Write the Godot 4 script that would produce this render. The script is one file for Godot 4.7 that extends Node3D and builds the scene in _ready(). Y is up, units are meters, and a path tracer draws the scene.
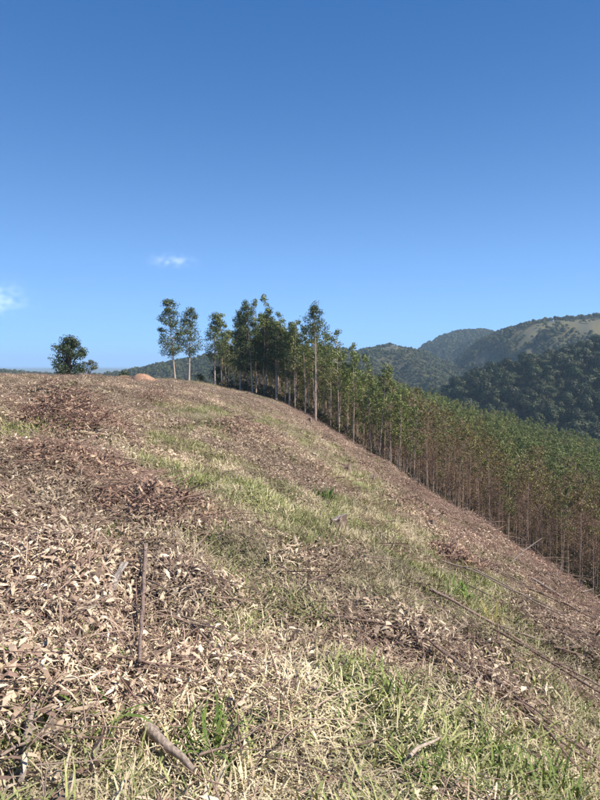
extends Node3D
# A cleared hillside with leaf litter and grass, a eucalyptus plantation below it, wooded hills behind.

const EYE := 1.6
var rng := RandomNumberGenerator.new()
var fine := FastNoiseLite.new()
var broad := FastNoiseLite.new()
var gully := FastNoiseLite.new()
var used := {}
var M := {}

# ---------------------------------------------------------------- mesh builder
class Shape:
	var v := PackedVector3Array()
	var n := PackedVector3Array()
	var c := PackedColorArray()
	func tri(a: Vector3, b: Vector3, d: Vector3, col: Color) -> void:
		var nn := (d - a).cross(b - a).normalized()
		v.append(a); v.append(b); v.append(d)
		n.append(nn); n.append(nn); n.append(nn)
		c.append(col); c.append(col); c.append(col)
	func tri_n(a: Vector3, b: Vector3, d: Vector3, na: Vector3, nb: Vector3, nd: Vector3, col: Color) -> void:
		v.append(a); v.append(b); v.append(d)
		n.append(na); n.append(nb); n.append(nd)
		c.append(col); c.append(col); c.append(col)
	func tube(p: Array, r: Array, sides: int, col: Color, caps := true) -> void:
		var rings := []
		var dirs := []
		for i in p.size():
			var t: Vector3 = (p[mini(i + 1, p.size() - 1)] - p[maxi(i - 1, 0)]).normalized()
			var s := t.cross(Vector3(0.31, 0.9, 0.27)).normalized()
			if s.length() < 0.5:
				s = t.cross(Vector3.RIGHT).normalized()
			var w := t.cross(s)
			var ring := []
			var dr := []
			for k in sides:
				var a := TAU * k / sides
				var d := s * cos(a) + w * sin(a)
				dr.append(d)
				ring.append(p[i] + d * r[i])
			rings.append(ring)
			dirs.append(dr)
		for i in p.size() - 1:
			for k in sides:
				var k2 := (k + 1) % sides
				tri_n(rings[i][k], rings[i + 1][k], rings[i + 1][k2], dirs[i][k], dirs[i + 1][k], dirs[i + 1][k2], col)
				tri_n(rings[i][k], rings[i + 1][k2], rings[i][k2], dirs[i][k], dirs[i + 1][k2], dirs[i][k2], col)
		if caps:
			for k in sides:
				tri(p[0], rings[0][k], rings[0][(k + 1) % sides], col)
				tri(p[p.size() - 1], rings[p.size() - 1][(k + 1) % sides], rings[p.size() - 1][k], col)
	func mesh(mat: Material) -> ArrayMesh:
		var a := []
		a.resize(Mesh.ARRAY_MAX)
		a[Mesh.ARRAY_VERTEX] = v
		a[Mesh.ARRAY_NORMAL] = n
		a[Mesh.ARRAY_COLOR] = c
		var m := ArrayMesh.new()
		m.add_surface_from_arrays(Mesh.PRIMITIVE_TRIANGLES, a)
		m.surface_set_material(0, mat)
		return m

# ---------------------------------------------------------------- land
const FOREST_RIDGE := [21, -77.6, 71, -42.2, 89, -28.1, 99, -21.0, 120, -11.8, 142, -4.0, 163, 1.0, 188, 6.6, 212, 13.7, 283, 30.0, 420, 45.0]
const CLEARED_RIDGE := [121, -82.3, 197, -33.8, 235, -3.4, 266, 23.9, 288, 45.2, 319, 58.8, 349, 67.9, 379, 72.5, 425, 75.5, 455, 78.6, 607, 90.7, 900, 90.0]
const MIDDLE_RIDGE := [-169, -92.1, -17, -11.1, 51, 19.2, 84, 24.3, 118, 31.0, 143, 36.1, 155, 40.5, 169, 34.4, 202, 26.0, 236, 12.5, 287, -12.8, 371, -58.4]
const BLUE_RIDGE := [177, -34.8, 291, 36.1, 329, 61.4, 367, 79.1, 405, 89.2, 455, 91.7, 486, 84.1, 531, 63.9, 658, -9.5]
const LEFT_RIDGE := [-900, 16.0, -602, 7.1, -502, -1.5, -430, -5.8, -373, -10.1, -315, -13.0, -287, -11.6, -258, -8.7, -229, -3.0, -194, 4.2, -158, 9.9, -122, 17.1, -86, 21.4, -43, 20.0, 0, 24.3, 29, 27.1, 57, 25.7, 93, 12.8, 143, -21.6]

func ridge(t: Array, x: float) -> float:
	var k := t.size() - 2
	if x <= t[0]:
		return t[1] - (t[0] - x) * 0.4
	if x >= t[k]:
		return t[k + 1] - (x - t[k]) * 0.15
	var i := 0
	while t[i + 2] < x:
		i += 2
	return lerpf(t[i + 1], t[i + 3], smoothstep(0.0, 1.0, (x - t[i]) / (t[i + 2] - t[i])))

func smax(a: float, b: float, k: float) -> float:
	var h := clampf(0.5 + 0.5 * (a - b) / k, 0.0, 1.0)
	return b + (a - b) * h + k * h * (1.0 - h)

func hill(t: Array, x: float, d: float, d0: float, slope: float, w: float, rough: float) -> float:
	var e := d - d0
	var out := sqrt(e * e + w * w) - w
	return ridge(t, x) - slope * out + gully.get_noise_2d(x, d) * rough * minf(out / 90.0, 1.0)

func cleared_hill(x: float, d: float) -> float:
	var u := x + 0.084 * d
	var f: float
	if u < 0.0:
		f = 1.92 * (1.0 - exp(u / 6.4))
	else:
		var q := minf(u, 12.0)
		f = -0.3 * q - 0.0205 * q * q - 0.76 * maxf(u - 12.0, 0.0)
	var e := maxf(d - 82.0, 0.0)
	var e2 := minf(e, 40.0)
	f += -0.02 * maxf(d, 0.0) - 0.004 * e2 * e2 - 0.32 * (e - e2)
	f -= 0.45 * clampf((d - 40.0) / 40.0, 0.0, 1.0) * exp(-((u + 2.0) / 4.0) * ((u + 2.0) / 4.0))
	var z := -d
	f += 0.10 * sin(0.9 * x + 0.5 * z + 1.0) * sin(0.37 * x - 0.8 * z) + 0.06 * sin(2.1 * x - 1.3 * z + 2.0) * sin(1.7 * z + 0.6 * x) + 0.03 * sin(4.3 * x + 1.1 * z) * sin(3.9 * z - 2.2 * x + 0.7)
	var rim := smoothstep(4.0, 8.0, u) * (1.0 - smoothstep(12.0, 20.0, u))
	f += rim * (0.16 * sin(0.62 * z + 0.4) + 0.11 * sin(1.31 * z + 0.5 * x + 1.0) + 0.07 * sin(2.7 * z - x))
	if d > -3.0 and d < 60.0 and x > -30.0 and x < 12.0:
		f += 0.09 * fine.get_noise_2d(x * 0.8 + 7.0, z * 0.8)
		for p in HEAPS:
			var a: float = (x - p[0]) / p[2]
			var b: float = (z - p[1]) / p[3]
			var q := a * a + b * b
			if q < 6.0:
				f += p[4] * exp(-q * 1.4)
	return f - 0.07 + 0.25 * exp(-((x + 5.0) * (x + 5.0) / 6.0 + (d - 11.0) * (d - 11.0) / 10.0))

func land(x: float, z: float) -> float:
	var d := -z
	var s := -25.0 + 0.067 * (d - 65.0) - 0.28 * (absf(x - 2.0) - 29.0) - 0.45 * maxf(d - 205.0, 0.0)
	var y := smax(cleared_hill(x, d), maxf(s, -70.0), 4.0)
	if d > 150.0:
		y = smax(y, hill(FOREST_RIDGE, x, d, 420.0, 0.55, 25.0, 14.0), 5.0)
		y = smax(y, hill(LEFT_RIDGE, x, d, 850.0, 0.2, 60.0, 26.0), 6.0)
		y = smax(y, hill(CLEARED_RIDGE, x, d, 900.0, 0.3, 60.0, 34.0), 8.0)
		y = smax(y, hill(MIDDLE_RIDGE, x, d, 1000.0, 0.28, 60.0, 36.0), 8.0)
		y = smax(y, hill(BLUE_RIDGE, x, d, 1500.0, 0.3, 80.0, 40.0), 8.0)
	return y

func up_at(x: float, z: float) -> Vector3:
	var e := 0.12
	return Vector3(land(x - e, z) - land(x + e, z), 2.0 * e, land(x, z - e) - land(x, z + e)).normalized()

func on(x: float, z: float, lift := 0.0) -> Vector3:
	return Vector3(x, land(x, z) + lift, z)

# heaps of earth and matted litter: centre x, z, half width, half depth, height
const HEAPS := [[-3.7, -9.9, 1.0, 1.1, 0.16], [-2.75, -7.3, 0.9, 0.9, 0.12], [-1.55, -6.1, 0.7, 0.7, 0.09], [-4.9, -12.6, 1.0, 1.2, 0.2], [-5.1, -20.8, 0.9, 1.2, 0.3], [-1.4, -16.0, 1.3, 2.2, 0.22], [5.4, -12.6, 0.8, 1.3, 0.2], [5.3, -17.0, 0.8, 1.6, 0.25], [4.9, -23.5, 0.9, 2.0, 0.3], [2.75, -9.1, 0.6, 0.5, 0.14], [-1.7, -3.9, 0.4, 0.5, 0.1], [0.9, -4.5, 0.5, 0.35, 0.08], [0.6, -13.2, 0.8, 1.2, 0.14], [2.5, -13.6, 0.7, 1.2, 0.16], [-7.5, -16.0, 1.2, 1.6, 0.25], [-10.0, -30.0, 2.0, 2.5, 0.35], [-3.0, -30.0, 1.6, 2.5, 0.25], [4.2, -32.0, 1.2, 2.5, 0.3], [1.6, -5.0, 0.5, 0.4, 0.07]]

# patches of litter and of green grass: centre x, z, half width, half depth
const LITTER := [[-2.67, -6.55, 0.95, 2.6], [-6.0, -14.8, 2.2, 5.8], [-1.71, -3.84, 0.55, 0.7], [-1.12, -4.09, 0.4, 0.7], [-1.24, -2.74, 0.35, 0.5], [-1.57, -6.14, 0.45, 1.2], [-1.39, -16.4, 1.15, 5.0], [0.0, -11.6, 0.8, 2.0], [-8.0, -28.0, 4.0, 9.0], [-12.0, -45.0, 9.0, 16.0], [-2.4, -48.0, 3.6, 15.0], [1.3, -4.15, 0.31, 0.47], [3.07, -6.83, 0.5, 0.9], [0.69, -4.46, 0.38, 0.22], [-1.1, -3.17, 0.35, 0.4], [-0.59, -3.42, 0.3, 0.3]]
const GREEN := [[-2.0, -10.7, 1.0, 1.3], [-2.12, -17.9, 1.0, 3.8], [-1.32, -8.6, 0.85, 1.2], [-0.14, -8.2, 0.7, 1.1], [0.62, -9.1, 0.62, 1.8], [1.6, -11.0, 0.4, 1.7], [-2.23, -8.8, 0.58, 0.5], [1.66, -6.9, 0.4, 1.1], [0.53, -3.05, 0.4, 0.35], [-0.39, -2.8, 0.22, 0.28], [-1.24, -2.64, 0.2, 0.2], [1.38, -3.28, 0.4, 0.5], [-1.56, -4.56, 0.16, 0.3], [2.49, -7.63, 0.4, 1.2], [-3.97, -8.4, 0.5, 0.6], [0.18, -3.4, 0.25, 0.25], [-3.6, -21.2, 1.1, 3.0], [-1.3, -25.8, 0.95, 3.2], [1.2, -13.9, 0.6, 1.3], [-9.0, -22.0, 1.5, 3.0]]

func patch(t: Array, x: float, z: float) -> float:
	var best := 0.0
	for p in t:
		var a: float = (x - p[0]) / p[2]
		var b: float = (z - p[1]) / p[3]
		best = maxf(best, 1.35 - 0.7 * sqrt(a * a + b * b))
	return best

func litter_at(x: float, z: float) -> float:
	var u := x - 0.084 * z
	var v := maxf(patch(LITTER, x, z), smoothstep(2.6, 5.6, u) * 0.95)
	v = maxf(v, 0.12) - 0.75 * maxf(0.0, patch(GREEN, x, z) - 0.2)
	return clampf(v + fine.get_noise_2d(x, z) * 0.85 - 0.08, 0.0, 1.0)

func green_at(x: float, z: float) -> float:
	return clampf(maxf(patch(GREEN, x, z) * 0.95, 0.56) + fine.get_noise_2d(x + 50.0, z - 31.0) * 0.9 - 0.15, 0.0, 1.0)

# ---------------------------------------------------------------- helpers
func numbered(called: String) -> String:
	var k: int = used.get(called, 0)
	used[called] = k + 1
	return called if k == 0 else "%s_%03d" % [called, k]

func tag(o: Node3D, label: String, category: String, group := "", kind := "") -> Node3D:
	if label: o.set_meta("label", label)
	if category: o.set_meta("category", category)
	if group: o.set_meta("group", group)
	if kind: o.set_meta("kind", kind)
	return o

func base(called: String, at: Vector3, turn := 0.0) -> Node3D:
	var o := Node3D.new()
	o.name = numbered(called)
	add_child(o)
	o.position = at
	o.rotation.y = turn
	return o

func one(called: String, m: Mesh, at := Vector3.ZERO) -> MeshInstance3D:
	var o := MeshInstance3D.new()
	o.name = numbered(called)
	o.mesh = m
	add_child(o)
	o.position = at
	return o

func part(called: String, m: Mesh, parent: Node3D, t := Transform3D()) -> MeshInstance3D:
	var o := MeshInstance3D.new()
	o.name = called
	o.mesh = m
	parent.add_child(o, true)
	o.transform = t
	return o

func many(called: String, m: Mesh, places: Array, tints: Array, parent: Node3D) -> void:
	if places.is_empty():
		return
	var mm := MultiMesh.new()
	mm.transform_format = MultiMesh.TRANSFORM_3D
	mm.use_colors = true
	mm.mesh = m
	mm.instance_count = places.size()
	for i in places.size():
		mm.set_instance_transform(i, places[i])
		mm.set_instance_color(i, tints[i])
	var o := MultiMeshInstance3D.new()
	o.name = called
	o.multimesh = mm
	o.set_meta("kind", "stuff")
	parent.add_child(o, true)

func rnd(a: float, b: float) -> float:
	return rng.randf_range(a, b)

func ball() -> Vector3:
	var p := Vector3(rng.randfn(), rng.randfn(), rng.randfn())
	return p.normalized() * pow(rng.randf(), 0.4)

func tint(a: Color, b: Color, jitter := 0.12) -> Color:
	var c := a.lerp(b, rng.randf())
	var k := 1.0 + rnd(-jitter, jitter)
	return Color(c.r * k, c.g * k, c.b * k)

func mat(rough: float, backlight := Color.BLACK) -> StandardMaterial3D:
	var m := StandardMaterial3D.new()
	m.vertex_color_use_as_albedo = true
	m.roughness = rough
	m.metallic_specular = 0.35
	m.cull_mode = BaseMaterial3D.CULL_DISABLED
	if backlight != Color.BLACK:
		m.backlight_enabled = true
		m.backlight = backlight
	return m

func noise_texture(freq: float, lo: float, hi: float, seed_: int, oct := 4) -> NoiseTexture2D:
	var f := FastNoiseLite.new()
	f.noise_type = FastNoiseLite.TYPE_SIMPLEX
	f.frequency = freq
	f.fractal_octaves = oct
	f.seed = seed_
	var t := NoiseTexture2D.new()
	t.width = 512
	t.height = 512
	t.seamless = true
	t.noise = f
	var g := Gradient.new()
	g.set_color(0, Color(lo, lo, lo).linear_to_srgb())
	g.set_color(1, Color(hi, hi, hi).linear_to_srgb())
	t.color_ramp = g
	return t

# ---------------------------------------------------------------- small plants and litter
func leaf(s: Shape, at: Vector3, along: Vector3, across: Vector3, long: float, wide: float, curl: float, col: Color) -> void:
	var upw := along.cross(across).normalized()
	var p1 := at + along * long * 0.33 + upw * curl * long * 0.22
	var p2 := at + along * long * 0.68 + upw * curl * long * 0.24
	var tip := at + along * long * (1.0 - absf(curl) * 0.15) - upw * curl * long * 0.05
	var w := across * wide * 0.5
	var w2 := (across + upw * curl * 0.5).normalized() * wide * 0.42
	s.tri(at, p1 - w, p1 + w, col)
	s.tri(p1 - w, p2 - w2, p2 + w2, col)
	s.tri(p1 - w, p2 + w2, p1 + w, col)
	s.tri(p2 - w2, tip, p2 + w2, col)

const DRY := [Color(0.50, 0.41, 0.30), Color(0.40, 0.315, 0.23), Color(0.26, 0.19, 0.145), Color(0.16, 0.11, 0.088), Color(0.53, 0.45, 0.34), Color(0.34, 0.265, 0.205)]

func litter_clump(count: int, spread: float, depth: float) -> ArrayMesh:
	var s := Shape.new()
	for k in count:
		var a := rnd(0, TAU)
		var r := spread * sqrt(rng.randf())
		var y := rnd(0.0, depth) * (1.0 - 0.5 * r / spread)
		var al := Vector3(rng.randfn(), rng.randfn() * 0.42, rng.randfn()).normalized()
		var ac := al.cross(Vector3(rng.randfn() * 0.55, 1.0, rng.randfn() * 0.55)).normalized()
		var col: Color = DRY[rng.randi() % 6]
		if rng.randf() < 0.05:
			blade(s, Vector3(cos(a) * r, y, sin(a) * r), Vector3(al.x, absf(al.y) + 0.3, al.z), rnd(0.08, 0.2), rnd(0.006, 0.012), rnd(0.7, 1.6), tint(DRY[0], DRY[4], 0.2))
		else:
			var l := 0.014 + 0.095 * pow(rng.randf(), 1.4)
			leaf(s, Vector3(cos(a) * r, y, sin(a) * r), al, ac, l, l * rnd(0.14, 0.29), rnd(-1.7, 1.7), tint(col, col, 0.25))
	for k in 17:
		var a := rnd(0, TAU)
		var at := Vector3(rnd(-spread, spread), rnd(0.02, depth), rnd(-spread, spread))
		var d := Vector3(cos(a), rnd(-0.15, 0.4), sin(a))
		var l := rnd(0.08, 0.3)
		s.tube([at, at + d * l * 0.5 + Vector3(0, rnd(-0.01, 0.02), 0), at + d * l], [0.003, 0.0025, 0.001], 3, tint(Color(0.17, 0.11, 0.09), Color(0.40, 0.31, 0.25)), false)
	return s.mesh(M.dry)

func blade(s: Shape, at: Vector3, dir: Vector3, long: float, wide: float, bend: float, col: Color) -> void:
	var flat := Vector3(dir.x, 0, dir.z).normalized()
	if flat.length() < 0.5:
		flat = Vector3.RIGHT
	var side := flat.cross(Vector3.UP).normalized() * wide * 0.5
	var p := at
	var d := dir.normalized()
	var last_l := p - side * 0.6
	var last_r := p + side * 0.6
	for k in 3:
		var step := long / 3.0
		p += d * step
		d = (d + flat * bend * 0.45 - Vector3.UP * bend * 0.55).normalized()
		if k == 2:
			s.tri(last_l, p, last_r, col)
		else:
			var l := p - side * (1.0 - 0.3 * k)
			var r := p + side * (1.0 - 0.3 * k)
			s.tri(last_l, l, r, col)
			s.tri(last_l, r, last_r, col)
			last_l = l
			last_r = r

func grass_clump(count: int, spread: float, lo: float, hi: float, wide: float, lean: float, a: Color, b: Color) -> ArrayMesh:
	var s := Shape.new()
	for k in count:
		var t := rnd(0, TAU)
		var r := spread * sqrt(rng.randf())
		var d := Vector3(rng.randfn() * lean, 1.0, rng.randfn() * lean)
		blade(s, Vector3(cos(t) * r, -0.01, sin(t) * r), d, rnd(lo, hi), wide * rnd(0.6, 1.3), rnd(0.1, 1.1), tint(a, b, 0.2))
	return s.mesh(M.blade)

func twig_shape(long: float, thick: float, kinks: int, col: Color, forks := 2) -> Shape:
	var s := Shape.new()
	var p := Vector3(-long * 0.5, 0, 0)
	var d := Vector3.RIGHT
	var pts := [p]
	var rad := [thick]
	for k in kinks:
		d = (d + Vector3(0, rng.randfn() * 0.12, rng.randfn() * 0.26)).normalized()
		d.x = maxf(d.x, 0.6)
		p += d * long / kinks
		p.y *= 0.5
		pts.append(p)
		rad.append(thick * (1.0 - 0.65 * float(k + 1) / kinks) * rnd(0.9, 1.1))
	s.tube(pts, rad, 5, col)
	for f in forks:
		var i := 1 + rng.randi() % (kinks - 1)
		var q: Vector3 = pts[i]
		var e := Vector3(rnd(0.4, 1.0), rnd(0.0, 0.35), rnd(0.4, 0.9) * (1 if rng.randf() < 0.5 else -1)).normalized()
		var l := long * rnd(0.15, 0.35)
		var q2 := q + e * l * 0.5 + Vector3(rnd(-0.02, 0.04), 0, rnd(-0.02, 0.02)) * l
		s.tube([q, q2, q2 + (e + Vector3(0.4, 0, 0)).normalized() * l * 0.5], [rad[i] * 0.6, rad[i] * 0.4, rad[i] * 0.15], 4, col, false)
	return s

func twig_clump(count: int, spread: float) -> ArrayMesh:
	var s := Shape.new()
	for k in count:
		var a := rnd(0, TAU)
		var at := Vector3(rnd(-spread, spread), rnd(0.01, 0.08), rnd(-spread, spread))
		var d := Vector3(cos(a), rnd(-0.1, 0.38), sin(a))
		var l := rnd(0.15, 0.5)
		var mid := at + d * l * 0.5 + Vector3(rnd(-0.03, 0.03), rnd(-0.01, 0.03), rnd(-0.03, 0.03))
		var th := rnd(0.0015, 0.005)
		s.tube([at, mid, at + d * l], [th, th * 0.8, th * 0.4], 3, tint(Color(0.17, 0.105, 0.088), Color(0.38, 0.29, 0.24)), false)
	return s.mesh(M.wood)

func seat(x: float, z: float, scale_: float, lift := 0.0) -> Transform3D:
	var n := up_at(x, z)
	var side := n.cross(Vector3.FORWARD.rotated(Vector3.UP, rnd(0, TAU))).normalized()
	var b := Basis(side, n, side.cross(n)).scaled(Vector3.ONE * scale_)
	return Transform3D(b, on(x, z, lift))

func ground_cover() -> void:
	var kinds := {"leaf_litter": [], "dry_grass": [], "green_grass": [], "fallen_twigs": []}
	var meshes := {"leaf_litter": [], "dry_grass": [], "green_grass": [], "fallen_twigs": []}
	for k in 6: meshes.leaf_litter.append(litter_clump(300, 0.3, 0.13))
	for k in 6: meshes.dry_grass.append(grass_clump(95, 0.26, 0.07, 0.2, 0.0075, 1.1, Color(0.56, 0.50, 0.355), Color(0.36, 0.30, 0.205)))
	for k in 6: meshes.green_grass.append(grass_clump(62, 0.22, 0.07, 0.22, 0.0095, 0.65, Color(0.105, 0.140, 0.046), Color(0.285, 0.29, 0.13)))
	for k in 4: meshes.fallen_twigs.append(twig_clump(16, 0.28))
	for k in kinds:
		for m in meshes[k]:
			kinds[k].append([[], []])
	var bands := [[0.9, 6.0, 46.0, 1.0], [6.0, 13.0, 34.0, 1.0], [13.0, 34.0, 15.0, 1.15], [34.0, 98.0, 4.0, 1.6]]
	for b in bands:
		var half := 0.78 if b[0] < 10.0 else 0.62
		var count := int(half * (b[1] * b[1] - b[0] * b[0]) * b[2])
		for i in count:
			var r := sqrt(lerpf(b[0] * b[0], b[1] * b[1], rng.randf()))
			var a := rnd(-half, half)
			var x := sin(a) * r
			var z := -cos(a) * r
			var u := x - 0.084 * z
			if u > 16.0 or -z > 92.0:
				continue
			var lit := litter_at(x, z)
			var grn := green_at(x, z)
			var pick := rng.randf()
			var which: String
			if pick < 0.08 + smoothstep(4.5, 7.0, u) * 0.07 + lit * (0.06 + 0.35 * maxf(0.0, broad.get_noise_2d(x * 6.0 - 40.0, z * 6.0))):
				which = "fallen_twigs"
			elif rng.randf() < lit * (0.72 if z > -6.0 else 0.78):
				which = "leaf_litter"
			else:
				which = "green_grass" if rng.randf() < grn * (0.55 if z > -6.0 else 0.74) + lit * 0.26 else "dry_grass"
			var n: int = rng.randi() % meshes[which].size()
			var s: float = b[3] * rnd(0.75, 1.25)
			if which == "fallen_twigs" and u > 5.5:
				s *= rnd(0.8, 1.7)
			var tone := 1.0 + broad.get_noise_2d(x * 3.0, z * 3.0) * 0.45 + fine.get_noise_2d(x * 1.3 - 20.0, z * 1.3) * 0.5
			var pink := smoothstep(2.0, 6.0, u) * 0.5 + maxf(0.0, broad.get_noise_2d(x * 2.0 + 90.0, z * 2.0)) * 0.9
			var col := Color(tone, tone, tone)
			if which == "leaf_litter":
				col = Color(tone * (1.0 - 0.10 * pink), tone * (1.0 - 0.20 * pink), tone * (1.0 - 0.18 * pink))
			kinds[which][n][0].append(seat(x, z, s, -0.005))
			kinds[which][n][1].append(col)
	var about := {"leaf_litter": ["dry brown and tan leaf litter covering the cleared slope", "leaf litter"], "dry_grass": ["pale straw coloured dry grass spread over the cleared slope", "dry grass"], "green_grass": ["short green grass growing in patches on the cleared slope", "grass"], "fallen_twigs": ["fine brown twigs strewn through the litter and grass", "twigs"]}
	for k in kinds:
		var o := base(k, Vector3.ZERO)
		tag(o, about[k][0], about[k][1], "", "stuff")
		for i in meshes[k].size():
			many({"leaf_litter": "leaves", "dry_grass": "dry_blades", "green_grass": "green_blades", "fallen_twigs": "twigs"}[k], meshes[k][i], kinds[k][i][0], kinds[k][i][1], o)

# ---------------------------------------------------------------- trees
func foliage(s: Shape, at: Vector3, size: Vector3, count: int, long: float, wide: float, droop: float, a: Color, b: Color, facing := 0.0) -> void:
	for k in count:
		var off := ball()
		var p := at + off * size
		var d := (Vector3(rng.randfn(), rng.randfn(), rng.randfn()) * 0.6 + Vector3.DOWN * droop).normalized()
		var side := Vector3(rng.randfn(), rng.randfn(), rng.randfn())
		var ac := d.cross(side + off.normalized() * facing * 2.0).normalized()
		if facing > 0.0:
			d = (d - off.normalized() * d.dot(off.normalized()) * minf(facing, 1.0) * 0.9).normalized()
			ac = d.cross(off.normalized() * facing * 2.0 + side).normalized()
		var l := long * rnd(0.6, 1.3)
		var w := wide * rnd(0.6, 1.3) * 0.5
		var c := tint(a, b, 0.25)
		var m := p + d * l * 0.45
		var e := p + d * l
		s.tri(p, m - ac * w, m + ac * w, c)
		s.tri(m - ac * w, e, m + ac * w, c)

func eucalyptus(h: float, r0: float, from: float, rad: float, clumps: int, leaves: int, dead: int, bark: Color, a: Color, b: Color, clump_size := 0.6, leaf_long := 0.3) -> Array:
	var wood := Shape.new()
	var crown := Shape.new()
	var pts := []
	var rr := []
	var lean := Vector3(rng.randfn() * 0.028, 0, rng.randfn() * 0.028)
	var sway := rnd(0, TAU)
	for k in 10:
		var t := k / 9.0
		pts.append(Vector3(0, t * h, 0) + lean * h * t + Vector3(sin(t * 4.0 + sway), 0, cos(t * 3.3 + sway)) * 0.012 * h * t)
		rr.append(lerpf(r0, r0 * 0.12, pow(t, 0.9)) * (1.25 if k == 0 else 1.0))
	wood.tube(pts, rr, 7, bark, false)
	for k in clumps:
		var q := (k + rng.randf()) / clumps
		var t := from + (0.985 - from) * q
		var wide := rad * pow(1.0 - q, 0.55) * minf(1.0, q * 2.6 + 0.4) + 0.12
		var f := t * 9.0
		var i := mini(int(f), 8)
		var mid: Vector3 = pts[i].lerp(pts[i + 1], f - i)
		var ang := rnd(0, TAU)
		var out := Vector3(cos(ang), 0, sin(ang)) * wide * sqrt(rnd(0.05, 1.0))
		var at := mid + out + Vector3(0, rnd(-0.2, 0.3), 0)
		if out.length() > 0.3:
			var root := mid - Vector3(0, out.length() * rnd(0.4, 0.9), 0)
			wood.tube([root, root.lerp(at, 0.5) + Vector3(0, -0.1, 0), at], [0.03, 0.02, 0.008], 3, bark, false)
		var c := clump_size * rnd(0.6, 1.25) * (1.0 - 0.35 * q)
		foliage(crown, at, Vector3(c, c * 0.75, c), leaves, leaf_long, leaf_long * 0.42, 0.4, a, b, 0.8)
	for k in dead:
		var t := rnd(0.3, from + 0.12)
		var f := t * 9.0
		var i := mini(int(f), 8)
		var mid: Vector3 = pts[i].lerp(pts[i + 1], f - i)
		var ang := rnd(0, TAU)
		var d := Vector3(cos(ang), rnd(0.2, 0.9), sin(ang)).normalized()
		var l := rnd(0.5, 1.3)
		var e := mid + d * l
		wood.tube([mid, e], [0.016, 0.006], 3, Color(0.24, 0.16, 0.13), false)
		foliage(crown, e, Vector3(0.35, 0.4, 0.35), 13, 0.17, 0.05, 0.9, Color(0.25, 0.15, 0.095), Color(0.19, 0.14, 0.075))
	return [wood.mesh(M.bark), crown.mesh(M.leaf)]

func broad_tree(h: float, rad: float, low: float, lobes: int, leaves: int, long: float, a: Color, b: Color, bark := Color(0.11, 0.085, 0.065)) -> Array:
	var wood := Shape.new()
	var crown := Shape.new()
	wood.tube([Vector3(0, -0.3, 0), Vector3(rnd(-0.1, 0.1), h * low, rnd(-0.1, 0.1)), Vector3(rnd(-0.3, 0.3), h * 0.75, rnd(-0.3, 0.3))], [rad * 0.09, rad * 0.065, rad * 0.02], 6, bark, false)
	for k in lobes:
		var y := rnd(0.0, 1.0)
		var w := rad * sqrt(maxf(0.05, 1.0 - pow(absf(y - 0.35) / 0.68, 2.0)))
		var ang := rnd(0, TAU)
		var r := w * sqrt(rnd(0.12, 1.0)) * 0.8
		var at := Vector3(cos(ang) * r, lerpf(h * low, h * 0.93, y), sin(ang) * r)
		wood.tube([Vector3(0, h * low * 0.9, 0), at * Vector3(0.5, 0.8, 0.5), at], [rad * 0.04, rad * 0.02, rad * 0.008], 3, bark, false)
		var c := rad * rnd(0.24, 0.4)
		var col := tint(a, b, 0.2)
		foliage(crown, at, Vector3(c, c * 0.75, c), leaves, long, long * 0.6, 0.1, col, col.lerp(b, 0.5), 0.9)
	return [wood.mesh(M.bark), crown.mesh(M.leaf)]

func dome_crown(h: float, rad: float, count: int, long: float, a: Color, b: Color) -> ArrayMesh:
	var s := Shape.new()
	var lump := FastNoiseLite.new()
	lump.seed = rng.randi() % 1000
	lump.frequency = 1.0
	lump.fractal_octaves = 2
	for k in count:
		var dir := Vector3(rng.randfn(), rng.randfn() + 0.35, rng.randfn()).normalized()
		if dir.y < -0.45:
			dir.y = -dir.y
		var v := lump.get_noise_3dv(dir * 2.0)
		var r := rad * (0.88 + 0.42 * v) * rnd(0.86, 1.04)
		var p := Vector3(dir.x * r, h - rad * 0.85 + dir.y * r * 0.85, dir.z * r)
		var n := (dir + Vector3(rng.randfn(), rng.randfn(), rng.randfn()) * 0.32).normalized()
		var d := n.cross(Vector3(rng.randfn(), rng.randfn(), rng.randfn())).normalized()
		var ac := n.cross(d)
		var l := long * rnd(0.6, 1.3)
		var c := tint(a, b, 0.2)
		s.tri(p - d * l * 0.5, p + ac * l * 0.42, p + d * l * 0.5, c)
		s.tri(p - d * l * 0.5, p + d * l * 0.5, p - ac * l * 0.42, c)
	return s.mesh(M.leaf)

func tree(called: String, m: Array, at: Vector3, turn: float, s: float, label: String, category: String, group := "") -> Node3D:
	var o := base(called, at, turn)
	o.scale = Vector3.ONE * s
	part("trunk", m[0], o)
	part("crown", m[1], o)
	tag(o, label, category, group)
	return o

# front edge of the planted trees: x, distance
const FRONT := [-16.0, 104.0, -12.0, 99.0, -8.0, 93.0, 0.0, 85.0, 6.7, 80.0, 15.8, 72.0, 31.0, 62.0, 44.0, 57.0, 70.0, 52.0]

func front(x: float) -> float:
	if x <= FRONT[0]: return FRONT[1]
	for i in range(0, FRONT.size() - 2, 2):
		if x < FRONT[i + 2]:
			return lerpf(FRONT[i + 1], FRONT[i + 3], (x - FRONT[i]) / (FRONT[i + 2] - FRONT[i]))
	return FRONT[FRONT.size() - 1]

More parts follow.
